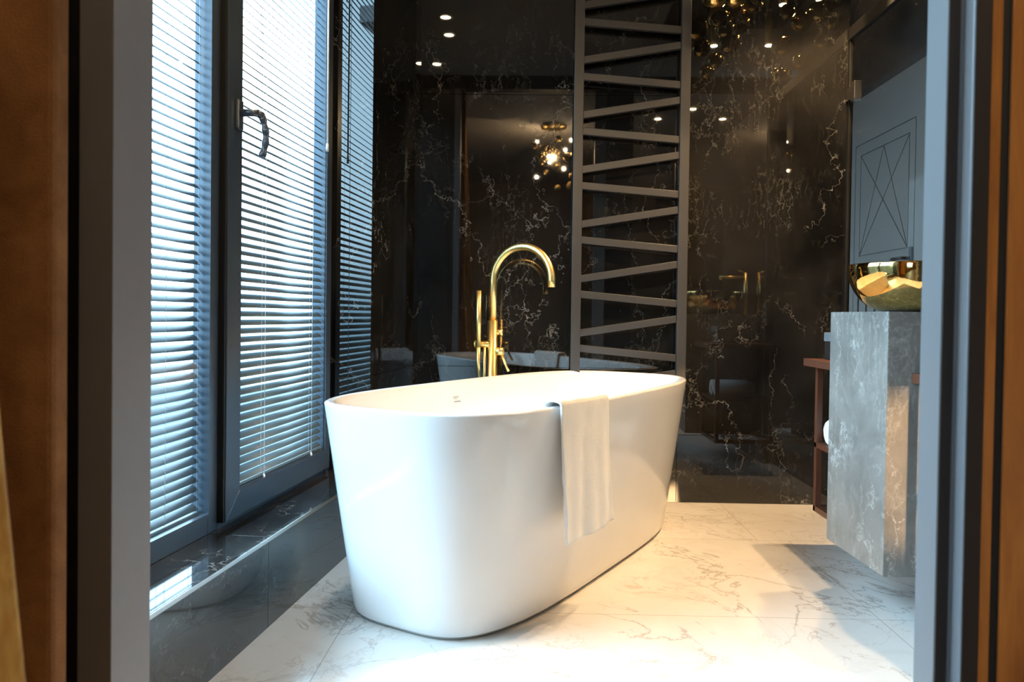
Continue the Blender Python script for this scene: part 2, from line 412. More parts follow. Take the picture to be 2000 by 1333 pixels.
# handle: backplate, neck, curved lever with a wavy grip
hs, hh = -.480, 1.352
hd = MB().box(hs - .014, hs + .014, so - .012, so + .001, hh - .045, hh + .035, .004)
hd_o = hd.build('handle', M['darkchrome'], w2)
b = MB()
b.tube([(hs, so - .010, hh), (hs, so - .035, hh), (hs + .002, so - .060, hh - .002)], [.011, .0095, .0095], 16)
pts = [(hs, so - .052, hh + .002), (hs + .012, so - .064, hh - .006)]; rr = [.0095, .011]
for i in range(1, 30):
    u = i / 29; pts.append((hs + .012 + .004 * math.sin(u * PI), so - .064 - .010 * math.sin(u * PI) , hh - .006 - .112 * u)); rr.append(.0088 + .0012 * math.sin(u * 22))
b.tube(pts, rr, 14)
b.build('lever', M['darkchrome'], hd_o)

# venetian blinds -----------------------------------------------------
def blind(root, smat, s0, s1, off, h0, h1, pitch_, wdt, tilt, cords, phase=0.0):
    b = MB(); h = h0 + .018 + phase
    K = 7
    hs_ = []
    while h < h1:
        rings = []
        jit = random.uniform(-.0006, .0006)
        tl = tilt + random.uniform(-.02, .02)
        up_, dn = [], []
        for k in range(K):
            u = (k / (K - 1) - .5) * wdt
            crown = .0022 * (1 - (2 * u / wdt) ** 2)
            y = off + u * math.cos(tl) - crown * math.sin(tl); z = h + jit + u * math.sin(tl) + crown * math.cos(tl)
            up_.append((y, z))
        loop = up_ + [(y, z - .0003) for y, z in up_[::-1]]
        rings = [[(s_, y, z) for y, z in loop] for s_ in (s0, s1)]
        b.loft(rings, True, (True, True), True); hs_.append(h); h += pitch_
    b.build('slats', smat, root)
    b = MB()
    for cs in cords:
        for dy in (-wdt / 2 * math.cos(tilt) - .001, wdt / 2 * math.cos(tilt) + .001):
            b.tube([(cs, off + dy, h0 + .005), (cs, off + dy, h1)], .0005, 6)
        for hh_ in hs_:
            dz = wdt / 2 * math.sin(tilt)
            b.tube([(cs, off - wdt / 2 * math.cos(tilt) - .001, hh_ - dz - .0012), (cs, off + wdt / 2 * math.cos(tilt) + .001, hh_ + dz - .0012)], .0006, 5)
    b.build('ladder_cords', M['white_plastic'], root)
    MB().box(s0, s1, off - .012, off + .012, h0, h0 + .009, .002).build('bottom_rail', M['slat'], root)
    MB().box(s0, s1, off - .014, off + .014, h1, h1 + .022, .002).build('head_rail', M['slat'], root)
TILT = math.radians(39)
bl1 = thing('venetian_blind', 'venetian blind in the fixed left window, behind the glass next to the grey column', 'blind', A, WRZ, 'venetian blinds in the windows')
blind(bl1, M['slat_shaded'], -1.545, -.590, OFFW + .031, SILL + .053, TOP - .052, .0243, .025, TILT, (-.600, -.742, -1.15), .004)
bl2 = thing('venetian_blind', 'venetian blind over the casement window with the handle, white wand at its right', 'blind', A, WRZ, 'venetian blinds in the windows')
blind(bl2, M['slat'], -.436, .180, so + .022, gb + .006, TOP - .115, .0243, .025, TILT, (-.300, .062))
b = MB()
for cs in (-.300, .062):
    b.tube([(cs + .012, so + .006, gb + .012), (cs + .012, so + .006, TOP - .115)], .0008, 6)
    b.lathe([(0, 0), (.004, .002), (.005, .007), (.002, .014), (0, .015)], (cs + .010, so + .006, gb - .002), 10)
b.build('lift_cord', M['white_plastic'], bl2)
MB().tube([(.150, so - .012, 2.30), (.153, so - .012, 1.385)], .0032, 12).tube([(.153, so - .012, 1.41), (.153, so - .012, 1.383)], .0048, 12).build('tilt_wand', M['white_plastic'], bl2)

# outside: terrace and a facade across the way
struct(MB().box(-40, -1.2, -25, 40, -3.2, -3.1).build('floor_outside', M['paving']), 'pale paved ground outside the windows', 'ground')
bf = thing('building', 'pale building across the street seen between the blind slats', 'building', (-16, 7, -3.1))
MB().box(-6, 0, -12, 9, 0, 5.2).build('wall', M['exterior'], bf)
for i in range(7):
    for jx in range(2):
        MB().box(0, .04, -11 + i * 2.8, -9.4 + i * 2.8, .8 + jx * 2.3, 2.4 + jx * 2.3).build('window', M['exterior_glass'], bf)

# passage beyond, right wall with door ---------------------------------
XR = 1.9
b = MB()
b.box(XR, XR + .1, 1.25, 3.70, 0, 3.2).box(XR, XR + .1, 4.64, 5.2, 0, 3.2).box(XR, XR + .1, 3.70, 4.64, 2.09, 3.2)
struct(b.build('wall_right', M['brown_marble']), 'brownish black marble wall around the grey door', 'wall')
ps = thing('ceiling_downlight', 'unseen downlight added to light the passage before the grey door', 'downlight', (1.6, 4.25, 3.2), 0, 'recessed ceiling downlights')  # lamp added out of view to brighten the unlit passage
struct(MB().box(.6, 2.0, 5.1, 5.2, 0, 3.2).build('wall_passage', M['darkpaint']), 'dark end wall of the passage past the marble', 'wall')
def cutmesh(slab, cutters):
    a = bpy.data.objects.new('a', bpy.data.meshes.new('a')); link(a); slab.b.to_mesh(a.data)
    c_ = bpy.data.objects.new('c', bpy.data.meshes.new('c')); link(c_); cutters.b.to_mesh(c_.data)
    md = a.modifiers.new('b', 'BOOLEAN'); md.operation = 'DIFFERENCE'; md.object = c_; md.solver = 'EXACT'; md.use_self = True
    dg = bpy.context.evaluated_depsgraph_get(); dg.update()
    me = bpy.data.meshes.new_from_object(a.evaluated_get(dg))
    bpy.data.objects.remove(a); bpy.data.objects.remove(c_)
    n = MB(); n.b.from_mesh(me); return n
dr = thing('door_1', 'grey blue panelled door with a star shaped groove pattern', 'door', (XR, 4.17, 0)); dr['kind'] = 'structure'
slab = MB().box(-.012, .035, -.46, .46, .005, 2.083)
ct = MB(); gw = .006; gd = .012
def gl(p, q): ct.bar((-.012, p[0] - 4.17, p[1]), (-.012, q[0] - 4.17, q[1]), gw, gd, (1, 0, 0) if False else (0, .3, 1) if abs(q[0] - p[0]) > abs(q[1] - p[1]) * .2 else (0, 1, 0))
for P_ in [[(4.43, 1.18), (3.873, 1.18)], [(4.43, 1.75), (3.873, 1.75)], [(4.43, 1.177), (4.43, 1.753)], [(3.873, 1.177), (3.873, 1.753)],
           [(4.50, 1.815), (3.812, 1.815)], [(4.50, .12), (4.50, 1.818)], [(3.812, .12), (3.812, 1.818)], [(4.50, .12), (3.812, .12)],
           [(4.43, 1.75), (3.873, 1.18)], [(3.873, 1.75), (4.43, 1.18)], [(4.151, 1.75), (4.43, 1.18)], [(4.151, 1.75), (3.873, 1.18)]]:
    p, q = Vector((0, *P_[0])), Vector((0, *P_[1])); dv = (q - p).normalized(); nrm = Vector((0, -dv.z, dv.y))
    n = bmesh.new()
    off_ = Vector((-.012, -4.17, 0))
    vs = [n.verts.new(off_ + base + Vector((sx_ * .006, 0, 0)) + nrm * sn * gw / 2) for base in (p, q) for sx_ in (-1, 1) for sn in (-1, 1)]
    for f in ((0, 1, 3, 2), (4, 6, 7, 5), (0, 4, 5, 1), (2, 3, 7, 6), (0, 2, 6, 4), (1, 5, 7, 3)): n.faces.new([vs[i] for i in f])
    bmesh.ops.recalc_face_normals(n, faces=n.faces[:]); ct.merge(n)
for i in range(6):
    yy = .26 - i * .104
    ct.box(-.02, .004, yy - .011, yy + .011, .25, .95)
try: leaf = cutmesh(slab, ct)
except Exception: leaf = slab
leaf.build('door_leaf', M['door'], dr)
hdl = MB().box(-.022, -.011, -.355, -.325, 1.06, 1.18, .004).build('handle', M['black'], dr)
MB().tube([(-.02, -.34, 1.125), (-.06, -.34, 1.125), (-.062, -.33, 1.125), (-.062, -.24, 1.125)], .008, 12).build('lever', M['black'], hdl)
struct(MB().box(XR - .006, XR + .03, 3.66, 3.71, 0, 2.13).box(XR - .006, XR + .03, 4.63, 4.66, 0, 2.13).box(XR - .006, XR + .03, 3.71, 4.63, 2.088, 2.13).build('trim_2', M['black']), 'thin black frame around the grey door', 'door frame')

# glass partition -------------------------------------------------------
gp = thing('glass_partition', 'frameless smoked glass partition under a black top bar, beside the marble wall', 'glass partition', (1.385, 2.95, 0))
MB().box(0, .008, -.5, .437, .004, 2.03).build('glass_pane', M['smoked_glass'], gp)
MB().box(-.008, .016, -.5, .437, 2.03, 2.082, .002).box(-.004, .014, .425, .439, .0, 2.04).build('top_bar', M['black'], gp)
MB().box(-.016, .020, .345, .385, 1.752, 1.832, .003).box(-.012, .012, .39, .436, 1.765, 1.82, .002).build('hinge', M['chrome'], gp)
# mirror above/behind the washstand, continuing the glass line
mr = thing('wall_mirror', 'tall mirror panel behind the gold washbasin', 'mirror', (1.33, 1.95, 0))
M['mirror'] = mat('mirror_silver', (.55, .52, .48), .02, 1)
MB().box(0, .006, -.45, .48, .1, 2.05).build('mirror_glass', M['mirror'], mr)
MB().box(.006, .055, -.46, .49, 0.0, 2.06, .002).build('backing', M['dark_metal'], mr)

# ------------------------------------------------------------------ bathtub
tub = thing('bathtub', 'large white freestanding oval bathtub in the middle of the marble floor', 'bathtub', (.0387, 2.5874, 0), PI / 2 - .5206)
def sup(a, b_, n_, z, K=160):
    r = []
    for k in range(K):
        th = 2 * PI * k / K; c_, s_ = math.cos(th), math.sin(th)
        r.append((a * math.copysign(abs(c_) ** (2 / n_), c_), b_ * math.copysign(abs(s_) ** (2 / n_), s_), z))
    return r
a0, b0, n0, da, db, nb = .8188, .3546, 3.5355, .0838, .0803, 3.75
HT = .58
def outer(z, ex=0.0):
    k = 1 - z / HT
    return sup(a0 - da * k - ex, b0 - db * k - ex, n0 + (nb - n0) * k, z)
R_ = [outer(.009, .010), outer(.010, .004), outer(.015, .0008)] + [outer(.03 + (HT - .045 - .03) * i / 10, -.0006 * math.sin(PI * i / 10)) for i in range(11)] + [outer(HT - .008)]
for i in range(1, 7):   # rolled rim
    th = PI * i / 7; k = i / 7
    z = HT - .008 + .008 * math.sin(th); ex = .013 * (1 - math.cos(th)) / 1.0
    R_.append(sup(a0 - ex, b0 - ex, n0, z))
for (z, ex, nn) in ((.565, .028, 3.5), (.53, .034, 3.4), (.45, .050, 3.3), (.35, .072, 3.2), (.25, .100, 3.1), (.17, .135, 3.0), (.13, .17, 2.9), (.115, .22, 2.8)):
    R_.append(sup(a0 - ex * 1.25, b0 - ex, nn, z))
b = MB(); b.loft(R_, True, (True, True)); b.build('tub_shell', M['acrylic'], tub)
MB().loft([outer(0.0, .012), outer(.010, .012)], True, (True, True)).build('base_recess', M['recess'], tub)
# overflow slot on the far inner wall and drain
yw = b0 - .036
ovf = MB().box(-.045, -.003, yw - .006, yw + .004, .502, .508, .002).box(-.042, -.014, yw - .005, yw + .004, .522, .525, .001)
ovf.build('overflow_cover', M['chrome'], tub)
MB().lathe([(0, .006), (.032, .006), (.034, .003), (.034, 0), (0, 0)], (0, 0, .1155), 24).build('drain', M['chrome'], tub)

# towel over the near long side (local -y side) -------------------------
CT = Vector((.0387, 2.5874, 0)); AL = Vector((math.sin(.5206), math.cos(.5206), 0)); PR = Vector((math.cos(.5206), -math.sin(.5206), 0))
def rimp(tt):   # half width of rim at along coordinate tt
    return b0 * (1 - abs(tt / a0) ** n0) ** (1 / n0)
b = MB(); n = bmesh.new(); NU, NV = 40, 60
prof = []     # (perp offset from rim outer edge, height) along the drape from inside bottom to outside bottom
tw_t0, tw_t1 = -.505, -.255
def towelpt(u, v):
    tt = tw_t0 + (tw_t1 - tw_t0) * u
    rm = rimp(tt)
    if v < .30:      # inside hang
        q = v / .30; z = .44 + .142 * q; off = -.034 - .030 * (1 - q)
    elif v < .40:
        q = (v - .30) / .10; th = PI * q; z = .584 + .008 * math.sin(th); off = -.013 - .0205 * math.cos(th) + .0 
        off = -.034 + .043 * (1 - math.cos(th)) / 2
    else:
        q = (v - .40) / .60
        z = .584 - (.362 - .012 * u) * q
        off = .009 + .004 * q + .012 * q * q + .0045 * math.sin(u * 9 + q * 2.5) * q + .003 * math.sin(u * 23 + 1 + 2 * q) * q
        tt += .02 * q * (u - .4) + .012 * q
    p = CT + AL * tt + PR * (rm + off); p.z = z
    return p
grid = [[n.verts.new(towelpt(i / NU, jv / NV)) for jv in range(NV + 1)] for i in range(NU + 1)]
for i in range(NU):
    for jv in range(NV):
        f = n.faces.new((grid[i][jv], grid[i + 1][jv], grid[i + 1][jv + 1], grid[i][jv + 1])); f.smooth = True
b.merge(n)
tw = tag(b.build('towel', M['towel']), 'white towel draped over the near rim of the bathtub', 'towel')
md = tw.modifiers.new('thick', 'SOLIDIFY'); md.thickness = .009; md.offset = 1
md = tw.modifiers.new('soft', 'BEVEL'); md.width = .003; md.segments = 2; md.limit_method = 'ANGLE'
tex = bpy.data.textures.new('creases', 'CLOUDS'); tex.noise_scale = .05
md = tw.modifiers.new('creases', 'DISPLACE'); md.texture = tex; md.strength = .005; md.texture_coords = 'LOCAL'; md.mid_level = .5

# ------------------------------------------------------------------ floor mounted gold tub filler
fx, fy = -.138, 3.05
fa = thing('tub_faucet', 'brushed gold floor standing bath filler with hand shower behind the bathtub', 'faucet', (fx, fy, 0))
MB().lathe([(0, 0), (.045, 0), (.045, .006), (.042, .009), (0, .009)], (0, 0, 0), 32).build('floor_flange', M['gold'], fa)
MB().tube([(0, 0, .008), (0, 0, .795)], .0205, 28).build('column', M['gold'], fa)
rs = .0142; reach = .262; dx, dy = .868, -.497; R0 = reach / 2
pts = [(0, 0, .79), (0, 0, .95)]
for i in range(33):
    th = PI - PI * i / 32
    k = R0 + R0 * math.cos(th); pts.append((dx * k, dy * k, .952 + R0 * math.sin(th)))
pts.append((dx * reach, dy * reach, .925))
MB().tube(pts, rs, 24).build('spout', M['gold'], fa)
MB().tube([(.0, 0, .748), (.034, -.002, .748)], .011, 18).tube([(.028, -.002, .748), (.040, -.002, .748)], .014, 18).build('diverter_knob', M['gold'], fa)
lv = MB().tube([(.01, -.002, .672), (.044, -.006, .672)], .017, 20).tube([(.044, -.006, .672), (.047, -.006, .672)], [.017, .012], 20).build('mixer_body', M['gold'], fa)
MB().tube([(.036, -.008, .665), (.052, -.024, .625), (.066, -.034, .596)], [.0058, .005, .005], 12).build('lever', M['gold'], fa)
MB().tube([(-.068, -.012, .70), (.0, -.002, .70)], .0135, 20).tube([(-.072, -.012, .70), (-.066, -.012, .70)], .0165, 20).build('shower_holder', M['gold'], fa)
MB().tube([(-.055, -.026, .69), (-.055, -.026, .912)], .0108, 20).tube([(-.048, -.026, .55), (-.054, -.026, .62), (-.055, -.026, .69)], [.006, .0075, .0095], 16).build('hand_shower', M['gold'], fa)
b = MB(); pts = []; rr = []
for i in range(90):
    u = i / 89
    pts.append((-.047 + .010 * math.sin(u * PI) + .012 * u, -.026, .552 - .53 * u)); rr.append(.0056 + (.0008 if i % 2 else 0))
b.tube(pts, rr, 12)
b.tube([(-.030, -.016, .69), (-.030, -.016, .60), (-.034, -.02, .40), (-.040, -.022, .20), (-.030, -.02, .03)], .0056, 12)
b.build('shower_hose', M['gold'], fa)

# ------------------------------------------------------------------ towel radiator
RY0, RY1 = 3.335, 3.365
rad = thing('towel_radiator', 'tall anthracite towel radiator with zigzag rungs on the back wall', 'radiator', (0, 0, 0))
for x0, x1 in ((.188, .230), (.646, .688)):
    MB().box(x0, x1, RY0, RY1, .50, 2.42, .003).build('post', M['dark_metal'], rad)
sc_ = RY0 / 3.32
down = [(2.0818, 2.0449), (1.8492, 1.8161)]
zs_d, ze_d = 1.8492, 1.8161
per = (1.8492 - .9121) / 4
zl = 2.0818 + .0
k = 0
def fr(z): return HC + (z - HC) * sc_
for i in range(-1, 8):
    zL = 1.8492 - per * i; zR = 1.8161 - (1.8161 - .8755) / 4 * i
    if zL > .56: MB().bar((.226, RY0 + .016, fr(zL)), (.646, RY0 + .016, fr(zR)), .031, .022, bev=.002).build('rung', M['dark_metal'], rad)
for i in range(-2, 8):
    zL = 1.6840 - (1.6840 - .7431) / 4 * i; zR = 1.7506 - (1.7506 - .8094) / 4 * i
    if .56 < zR < 2.4: MB().bar((.226, RY0 + .016, fr(zL)), (.646, RY0 + .016, fr(zR)), .031, .022, bev=.002).build('rung', M['dark_metal'], rad)
for x in (.209, .667):
    for z in (.75, 2.3): MB().tube([(x, RY1 - .002, z), (x, D - .0005, z)], .010, 14).build('wall_bracket', M['dark_metal'], rad)

# ------------------------------------------------------------------ washstand block, basin, tap
V0, V1 = (.931, 2.0), (.9168, 2.342)
van = thing('vanity', 'floating grey stone washstand block on the right under the gold basin', 'washstand', (.93, 2.0, 0))
b = MB(); n = bmesh.new()
foot = [(-.0 + .001, 0), (.39, 0), (.39, .342), (-.0132, .342)]
vs = [n.verts.new((x, y, z)) for z in (.15, .8385) for x, y in foot]
for f in ((0, 3, 2, 1), (4, 5, 6, 7), (0, 1, 5, 4), (1, 2, 6, 5), (2, 3, 7, 6), (3, 0, 4, 7)): n.faces.new([vs[i] for i in f])
bmesh.ops.bevel(n, geom=n.edges[:], offset=.0012, segments=2, affect='EDGES'); b.merge(n)
b.build('stone_block', M['grey_stone'], van)
bwl = MB(); R0, R1, Hb = .075, .178, .130
prof = [(0, 0), (R0 * .8, 0)]
for i in range(0, 15):
    u = i / 14; prof.append((R0 + (R1 - R0) * math.sin(u * PI / 2) ** .95, .002 + Hb * (1 - math.cos(u * PI / 2)) ** .9))
prof += [(R1 - .001, Hb + .004), (R1 - .004, Hb + .005), (R1 - .007, Hb + .002)]
for i in range(14, -1, -1):
    u = i / 14; prof.append(((R0 + (R1 - R0) * math.sin(u * PI / 2) ** .95) - .008, .012 + (Hb - .012) * (1 - math.cos(u * PI / 2)) ** .9))
prof.append((0, .012))
bw = tag(bwl.lathe(prof, (0, 0, 0), 96).build('washbasin', M['bowl_gold'], loc=(1.092, 2.19, .8387)), 'round polished gold bowl basin standing on the grey stone washstand', 'washbasin')
wf = thing('basin_faucet', 'gold tap behind the bowl basin at the right', 'faucet', (1.292, 2.19, .8385))
MB().tube([(0, 0, 0), (0, 0, .25)], .011, 20).build('column', M['gold'], wf)
MB().tube([(.0, 0, .222), (-.155, 0, .222)], .009, 18).tube([(-.148, 0, .224), (-.148, 0, .205)], .0085, 16).build('spout', M['gold'], wf)
MB().tube([(0, 0, .25), (-.045, 0, .262)], .004, 12).build('lever', M['gold'], wf)
# dark wood shelf frames each side of the block
def frame_unit(y0, y1, label, xl0, far):
    u = thing('shelf_unit', label, 'shelf', (0, 0, 0), 0, 'dark wood shelves flanking the washstand')
    b = MB(); s = .020
    x0 = xl0; x1 = 1.31
    ya, yb = y0, y1
    b.box(x0, x0 + s, yb - s, yb, .15, .655, .001).box(x1 - s, x1, yb - s, yb, .15, .655, .001)
    b.box(x0, x0 + s, ya, ya + s, .15, .655, .001).box(x1 - s, x1, ya, ya + s, .15, .655, .001)
    b.box(x0, x1, yb - s, yb, .15, .15 + s, .001).box(x0, x1, ya, ya + s, .15, .15 + s, .001)
    b.box(x0, x0 + s, ya, yb, .15, .15 + s, .001).box(x1 - s, x1, ya, yb, .15, .15 + s, .001)
    b.build('shelf_frame', M['shelf_wood'], u)
    MB().box(x0, x1, ya, yb, .372, .390, .001).build('shelf_board', M['shelf_wood'], u)
    MB().box(xl0 - (.042), x1, ya, yb, .655, .680, .001).build('shelf_top', M['shelf_wood'], u)
    return u
frame_unit(2.344, 2.69, 'dark wood shelf frame behind the stone washstand, nearer the marble wall', 1.004, True)
frame_unit(1.70, 1.998, 'dark wood shelf frame in front of the stone washstand, its corner beside the grey jamb', 1.034, False)
# white rolled towels on the lower shelf board
def roll_towel(loc, label):
    b = MB(); seg = 40; ringsx = []
    Lx = .20
    for x in (0, .006, Lx - .006, Lx):
        rr_ = .043 if 0 < x < Lx else .038
        ringsx.append([(x, rr_ * math.cos(2 * PI * k / seg), .043 + rr_ * math.sin(2 * PI * k / seg)) for k in range(seg)])
    b.loft(ringsx, True, (True, True))
    # spiral end
    sp = [(-.001, (.034 * (1 - i / 60)) * math.cos(i * .3), .043 + (.034 * (1 - i / 60)) * math.sin(i * .3)) for i in range(56)]
    b.tube(sp, .0016, 6)
    o = b.build('rolled_towel', M['towel'], loc=loc); return tag(o, label, 'towel')
roll_towel((1.020, 2.61, .390), 'white rolled towel on the shelf behind the washstand, near the wall end')
roll_towel((1.022, 2.50, .390), 'white rolled towel on the shelf tucked against the washstand')
# dark box with grey lid and small label on the shelf top
bx = thing('tissue_box', 'small dark box with a grey lid and pale label on the wooden shelf top', 'box', (1.018, 2.52, .68))
MB().box(0, .12, 0, .13, 0, .062, .002).build('box_body', M['dark_brown'], bx)
MB().box(-.002, .122, -.002, .132, .062, .092, .002).build('lid', M['boxgrey'], bx)
MB().box(.001, .016, -.0008, 0, .034, .052).build('label_tag', M['label'], bx)

# ------------------------------------------------------------------ chandelier over the washstand (seen mirrored in the marble)
def globe(p, root, r):
    MB().lathe([(0, -r)] + [(r * math.sin(PI * i / 16), -r * math.cos(PI * i / 16)) for i in range(1, 16)] + [(0, r)], p, 28).build('globe', M['globe'], root)
M['globe'] = mat('gold_mirror_glass', (.62, .42, .16), .03, 1)
def refl(px, py, h):    # where a lamp at height h stands so that the marble mirrors it there
    hy = 617 + .0133 * (px - 1030)
    zz = (h - HC) * F / (hy - py); return ((px - 1030 + .0133 * (py - 617)) / F * zz, 2 * D - zz, h)
ch = thing('chandelier', 'large cluster chandelier of gold balls and brass tube lamps, mirrored above the washstand', 'chandelier', (1.15, 2.6, HCEIL))
MB().box(-.35, .36, -.52, .55, -.03, -.0005, .004).build('canopy', M['dark_metal'], ch)
def loc_(p): return (p[0] - 1.15, p[1] - 2.6, p[2] - HCEIL)
cords = MB()
GL = [((1355, 60, 2.15), .055), ((1398, 40, 2.25), .05), ((1428, 30, 2.30), .06), ((1365, 98, 2.10), .045), ((1420, 88, 2.15), .055), ((1393, 123, 2.10), .04), ((1376, 145, 2.08), .038),
      ((1524, 96, 2.15), .05), ((1512, 100, 2.2), .035), ((1530, 30, 2.25), .035), ((1557, 48, 2.25), .05), ((1593, 30, 2.28), .055), ((1618, 48, 2.22), .045), ((1600, 86, 2.15), .042), ((1557, 126, 2.10), .042),
      ((1512, 152, 2.06), .036), ((1526, 150, 2.1), .034), ((1465, 14, 2.30), .045), ((1620, 4, 2.34), .05), ((1440, 52, 2.25), .05), ((1412, 62, 2.2), .045)]
for (q, r) in GL:
    p = loc_(refl(*q)); globe(p, ch, r); MB().tube([(p[0], p[1], p[2] + r * .98), (p[0], p[1], -.03)], .0008, 6).build('wire', M['black'], ch)
lampspots = []
for px, py in ((1390, 95), (1495, 95), (1410, 15), (1522, 17), (1590, 2), (1460, 0)):
    p = refl(px, py, 2.34); q = loc_(p); lampspots.append(p)
    t_ = MB().tube([(q[0], q[1], q[2]), (q[0], q[1], -.02)], .019, 20).build('tube_lamp', M['gold'], ch)
    MB().tube([(q[0], q[1], q[2] - .002), (q[0], q[1], q[2] + .0005)], .0175, 18).build('lens', M['lamp2'], t_)

def spot(p, power, size, col, tgt=None, blend=.8, radius=.02, parent=None):
    l = bpy.data.lights.new('spot', 'SPOT'); l.energy = power; l.spot_size = math.radians(size); l.spot_blend = blend; l.color = col; l.shadow_soft_size = radius
    o = bpy.data.objects.new('spot_light', l); link(o)
    o.location = p
    if tgt is not None: o.rotation_euler = (Vector(tgt) - Vector(p)).to_track_quat('-Z', 'Y').to_euler()
    if parent is not None:
        o.parent = parent; o.location = Vector(p) - Vector(parent.location)
    return o
WARM = (1, .66, .33)
for i, p in enumerate(lampspots):
    spot((p[0], p[1], p[2] - .01), 34, 130, WARM, (p[0], p[1], 0), parent=ch)

# ceiling downlights ------------------------------------------------------
def downlight(x, y, power, label, size=90, d=None):
    d = d or thing('ceiling_downlight', label, 'downlight', (x, y, HCEIL), 0, 'recessed ceiling downlights')
    MB().lathe([(.030, 0), (.045, 0), (.045, -.004), (.031, -.005), (.030, 0)], (0, 0, 0), 28).build('trim_ring', M['chrome'], d)
    MB().lathe([(0, -.001), (.030, -.001)], (0, 0, 0), 24).build('lens', M['lamp'], d)
    if power: spot((x, y, d.location.z - .012), power, size, WARM, (x, y, 0), parent=d)
DL = [(-.515, 2.16, 6, 'recessed downlight nearest the window corner, brightest in the marble reflection'), (-.524, 1.87, 4, 'recessed downlight second from the window corner'), (-.67, 1.30, 0, 'recessed downlight by the window halfway to the doorway'), (-.65, .72, 10, 'recessed downlight above the grey column'),
      (.99, .31, 0, 'recessed downlight above the slatted wood wall'), (1.0, .06, 8, 'recessed downlight just behind the slatted wood wall'), (1.145, -.16, 10, 'recessed bedroom downlight right of the doorway'), (1.72, -.15, 12, 'recessed bedroom downlight near the armchairs'), (1.385, .17, 0, 'recessed bedroom downlight close to the slatted wall')]
for d_ in DL: downlight(*d_)
downlight(1.6, 4.25, 9, '', 110, ps)

# ------------------------------------------------------------------ doorway parts close to the camera
struct(MB().box(-.562, -.5185, .95, 1.05, 0, 2.5, .001).build('trim_3', M['column']), 'grey column at the left of the doorway', 'column')
struct(MB().box(-.60, -.562, .99, 1.045, 0, 2.5).box(-1.05, -.60, .97, 1.05, 0, 2.6).build('wall_partition', M['black']), 'black recess left of the grey column', 'wall')
struct(MB().box(-1.05, 2.85, .96, 1.05, 2.5, 2.6).build('wall_header', M['black']), 'black header over the doorway', 'wall')
fp = tag(MB().box(-1.1, -.5005, .80, .83, .02, 2.55, .006).build('fabric_wall_panel', M['brown_fabric']), 'brown fabric wall panel at the far left edge', 'wall panel')
# golden curtain
b = MB(); n = bmesh.new(); NU, NV = 60, 60; grid = []
def edge_x(h):
    return -.4335 - .05 * (h - .747) if h > .747 else -.4335 + .10 * (.747 - h) if h > .45 else -.4038 + .04 * (.45 - h)
for i in range(NU + 1):
    row = []
    for jv in range(NV + 1):
        h = .01 + 2.5 * jv / NV; u = i / NU; xr_ = edge_x(h)
        x = xr_ - u * .36
        y = .62 - .020 * (1 - math.cos(u * 34 + .5 * u * math.sin(h * 3))) - .006 * u * math.sin(u * 71 + h * 4)
        row.append(n.verts.new((x, y, h)))
    grid.append(row)
for i in range(NU):
    for jv in range(NV):
        f = n.faces.new((grid[i][jv], grid[i + 1][jv], grid[i + 1][jv + 1], grid[i][jv + 1])); f.smooth = True
b.merge(n)
cu = tag(b.build('curtain', M['gold_fabric']), 'golden satin curtain at the lower left corner', 'curtain')
md = cu.modifiers.new('t', 'SOLIDIFY'); md.thickness = .002

# right jamb and slatted wood wall
struct(MB().box(.4897, .575, .92, .9665, 0, 2.5, .0008).build('trim_4', M['jamb']), 'blue grey jamb at the right of the doorway', 'door jamb')
struct(MB().box(.4905, .5035, .9175, .92, 0, 2.5).build('trim_5', M['dark_brown']), 'dark brown strip on the right jamb', 'trim')
struct(MB().box(.5075, .527, .896, .9195, 0, 2.5, .003).build('trim_6', M['jamb']), 'narrow blue edged strip right of the jamb', 'trim')
struct(MB().box(.5085, .5268, .894, .896, 0, 2.5).build('trim_7', M['dark_brown']), 'dark brown face of the narrow strip', 'trim')
sw = thing('slatted_wood_wall', 'orange wood slats on black backing at the right edge', 'wood panelling', (.527, .896, 0))
MB().box(0, .25, .004, .07, 0, 2.5).build('backing', M['black'], sw)
x = .0005
for i in range(6):
    wd = .0130 if i == 0 else .030
    MB().box(x, x + wd, 0, .004, 0, 2.5, .0008).build('wood_slat', M['orange_wood'], sw)
    x += wd + .0113

# ------------------------------------------------------------------ bedroom behind the camera (seen in reflections)
struct(MB().box(-1.6, 2.85, -3.7, -3.6, 0, 2.6).build('wall_rear', M['bedroom']), 'brown rear wall of the bedroom', 'wall')
struct(MB().box(2.75, 2.85, -3.6, .96, 0, 2.6).build('wall_bedroom_right', M['darkpaint']), 'dark right wall of the bedroom', 'wall')
struct(MB().box(-6.3, -4.3, OFFW, OFFW + .15, 0, 2.6).box(-3.0, -1.56, OFFW, OFFW + .15, 0, 2.6).box(-4.3, -3.0, OFFW, OFFW + .15, 0, .3).box(-4.3, -3.0, OFFW, OFFW + .15, 2.35, 2.6).build('wall_bedroom_left', M['bedroom'], loc=A, rz=WRZ), 'brown left wall of the bedroom', 'wall')
struct(MB().box(2.0, 2.75, .96, 1.05, 0, 2.5).build('wall_bedroom_front', M['darkpaint']), 'dark wall between bedroom and washroom', 'wall')
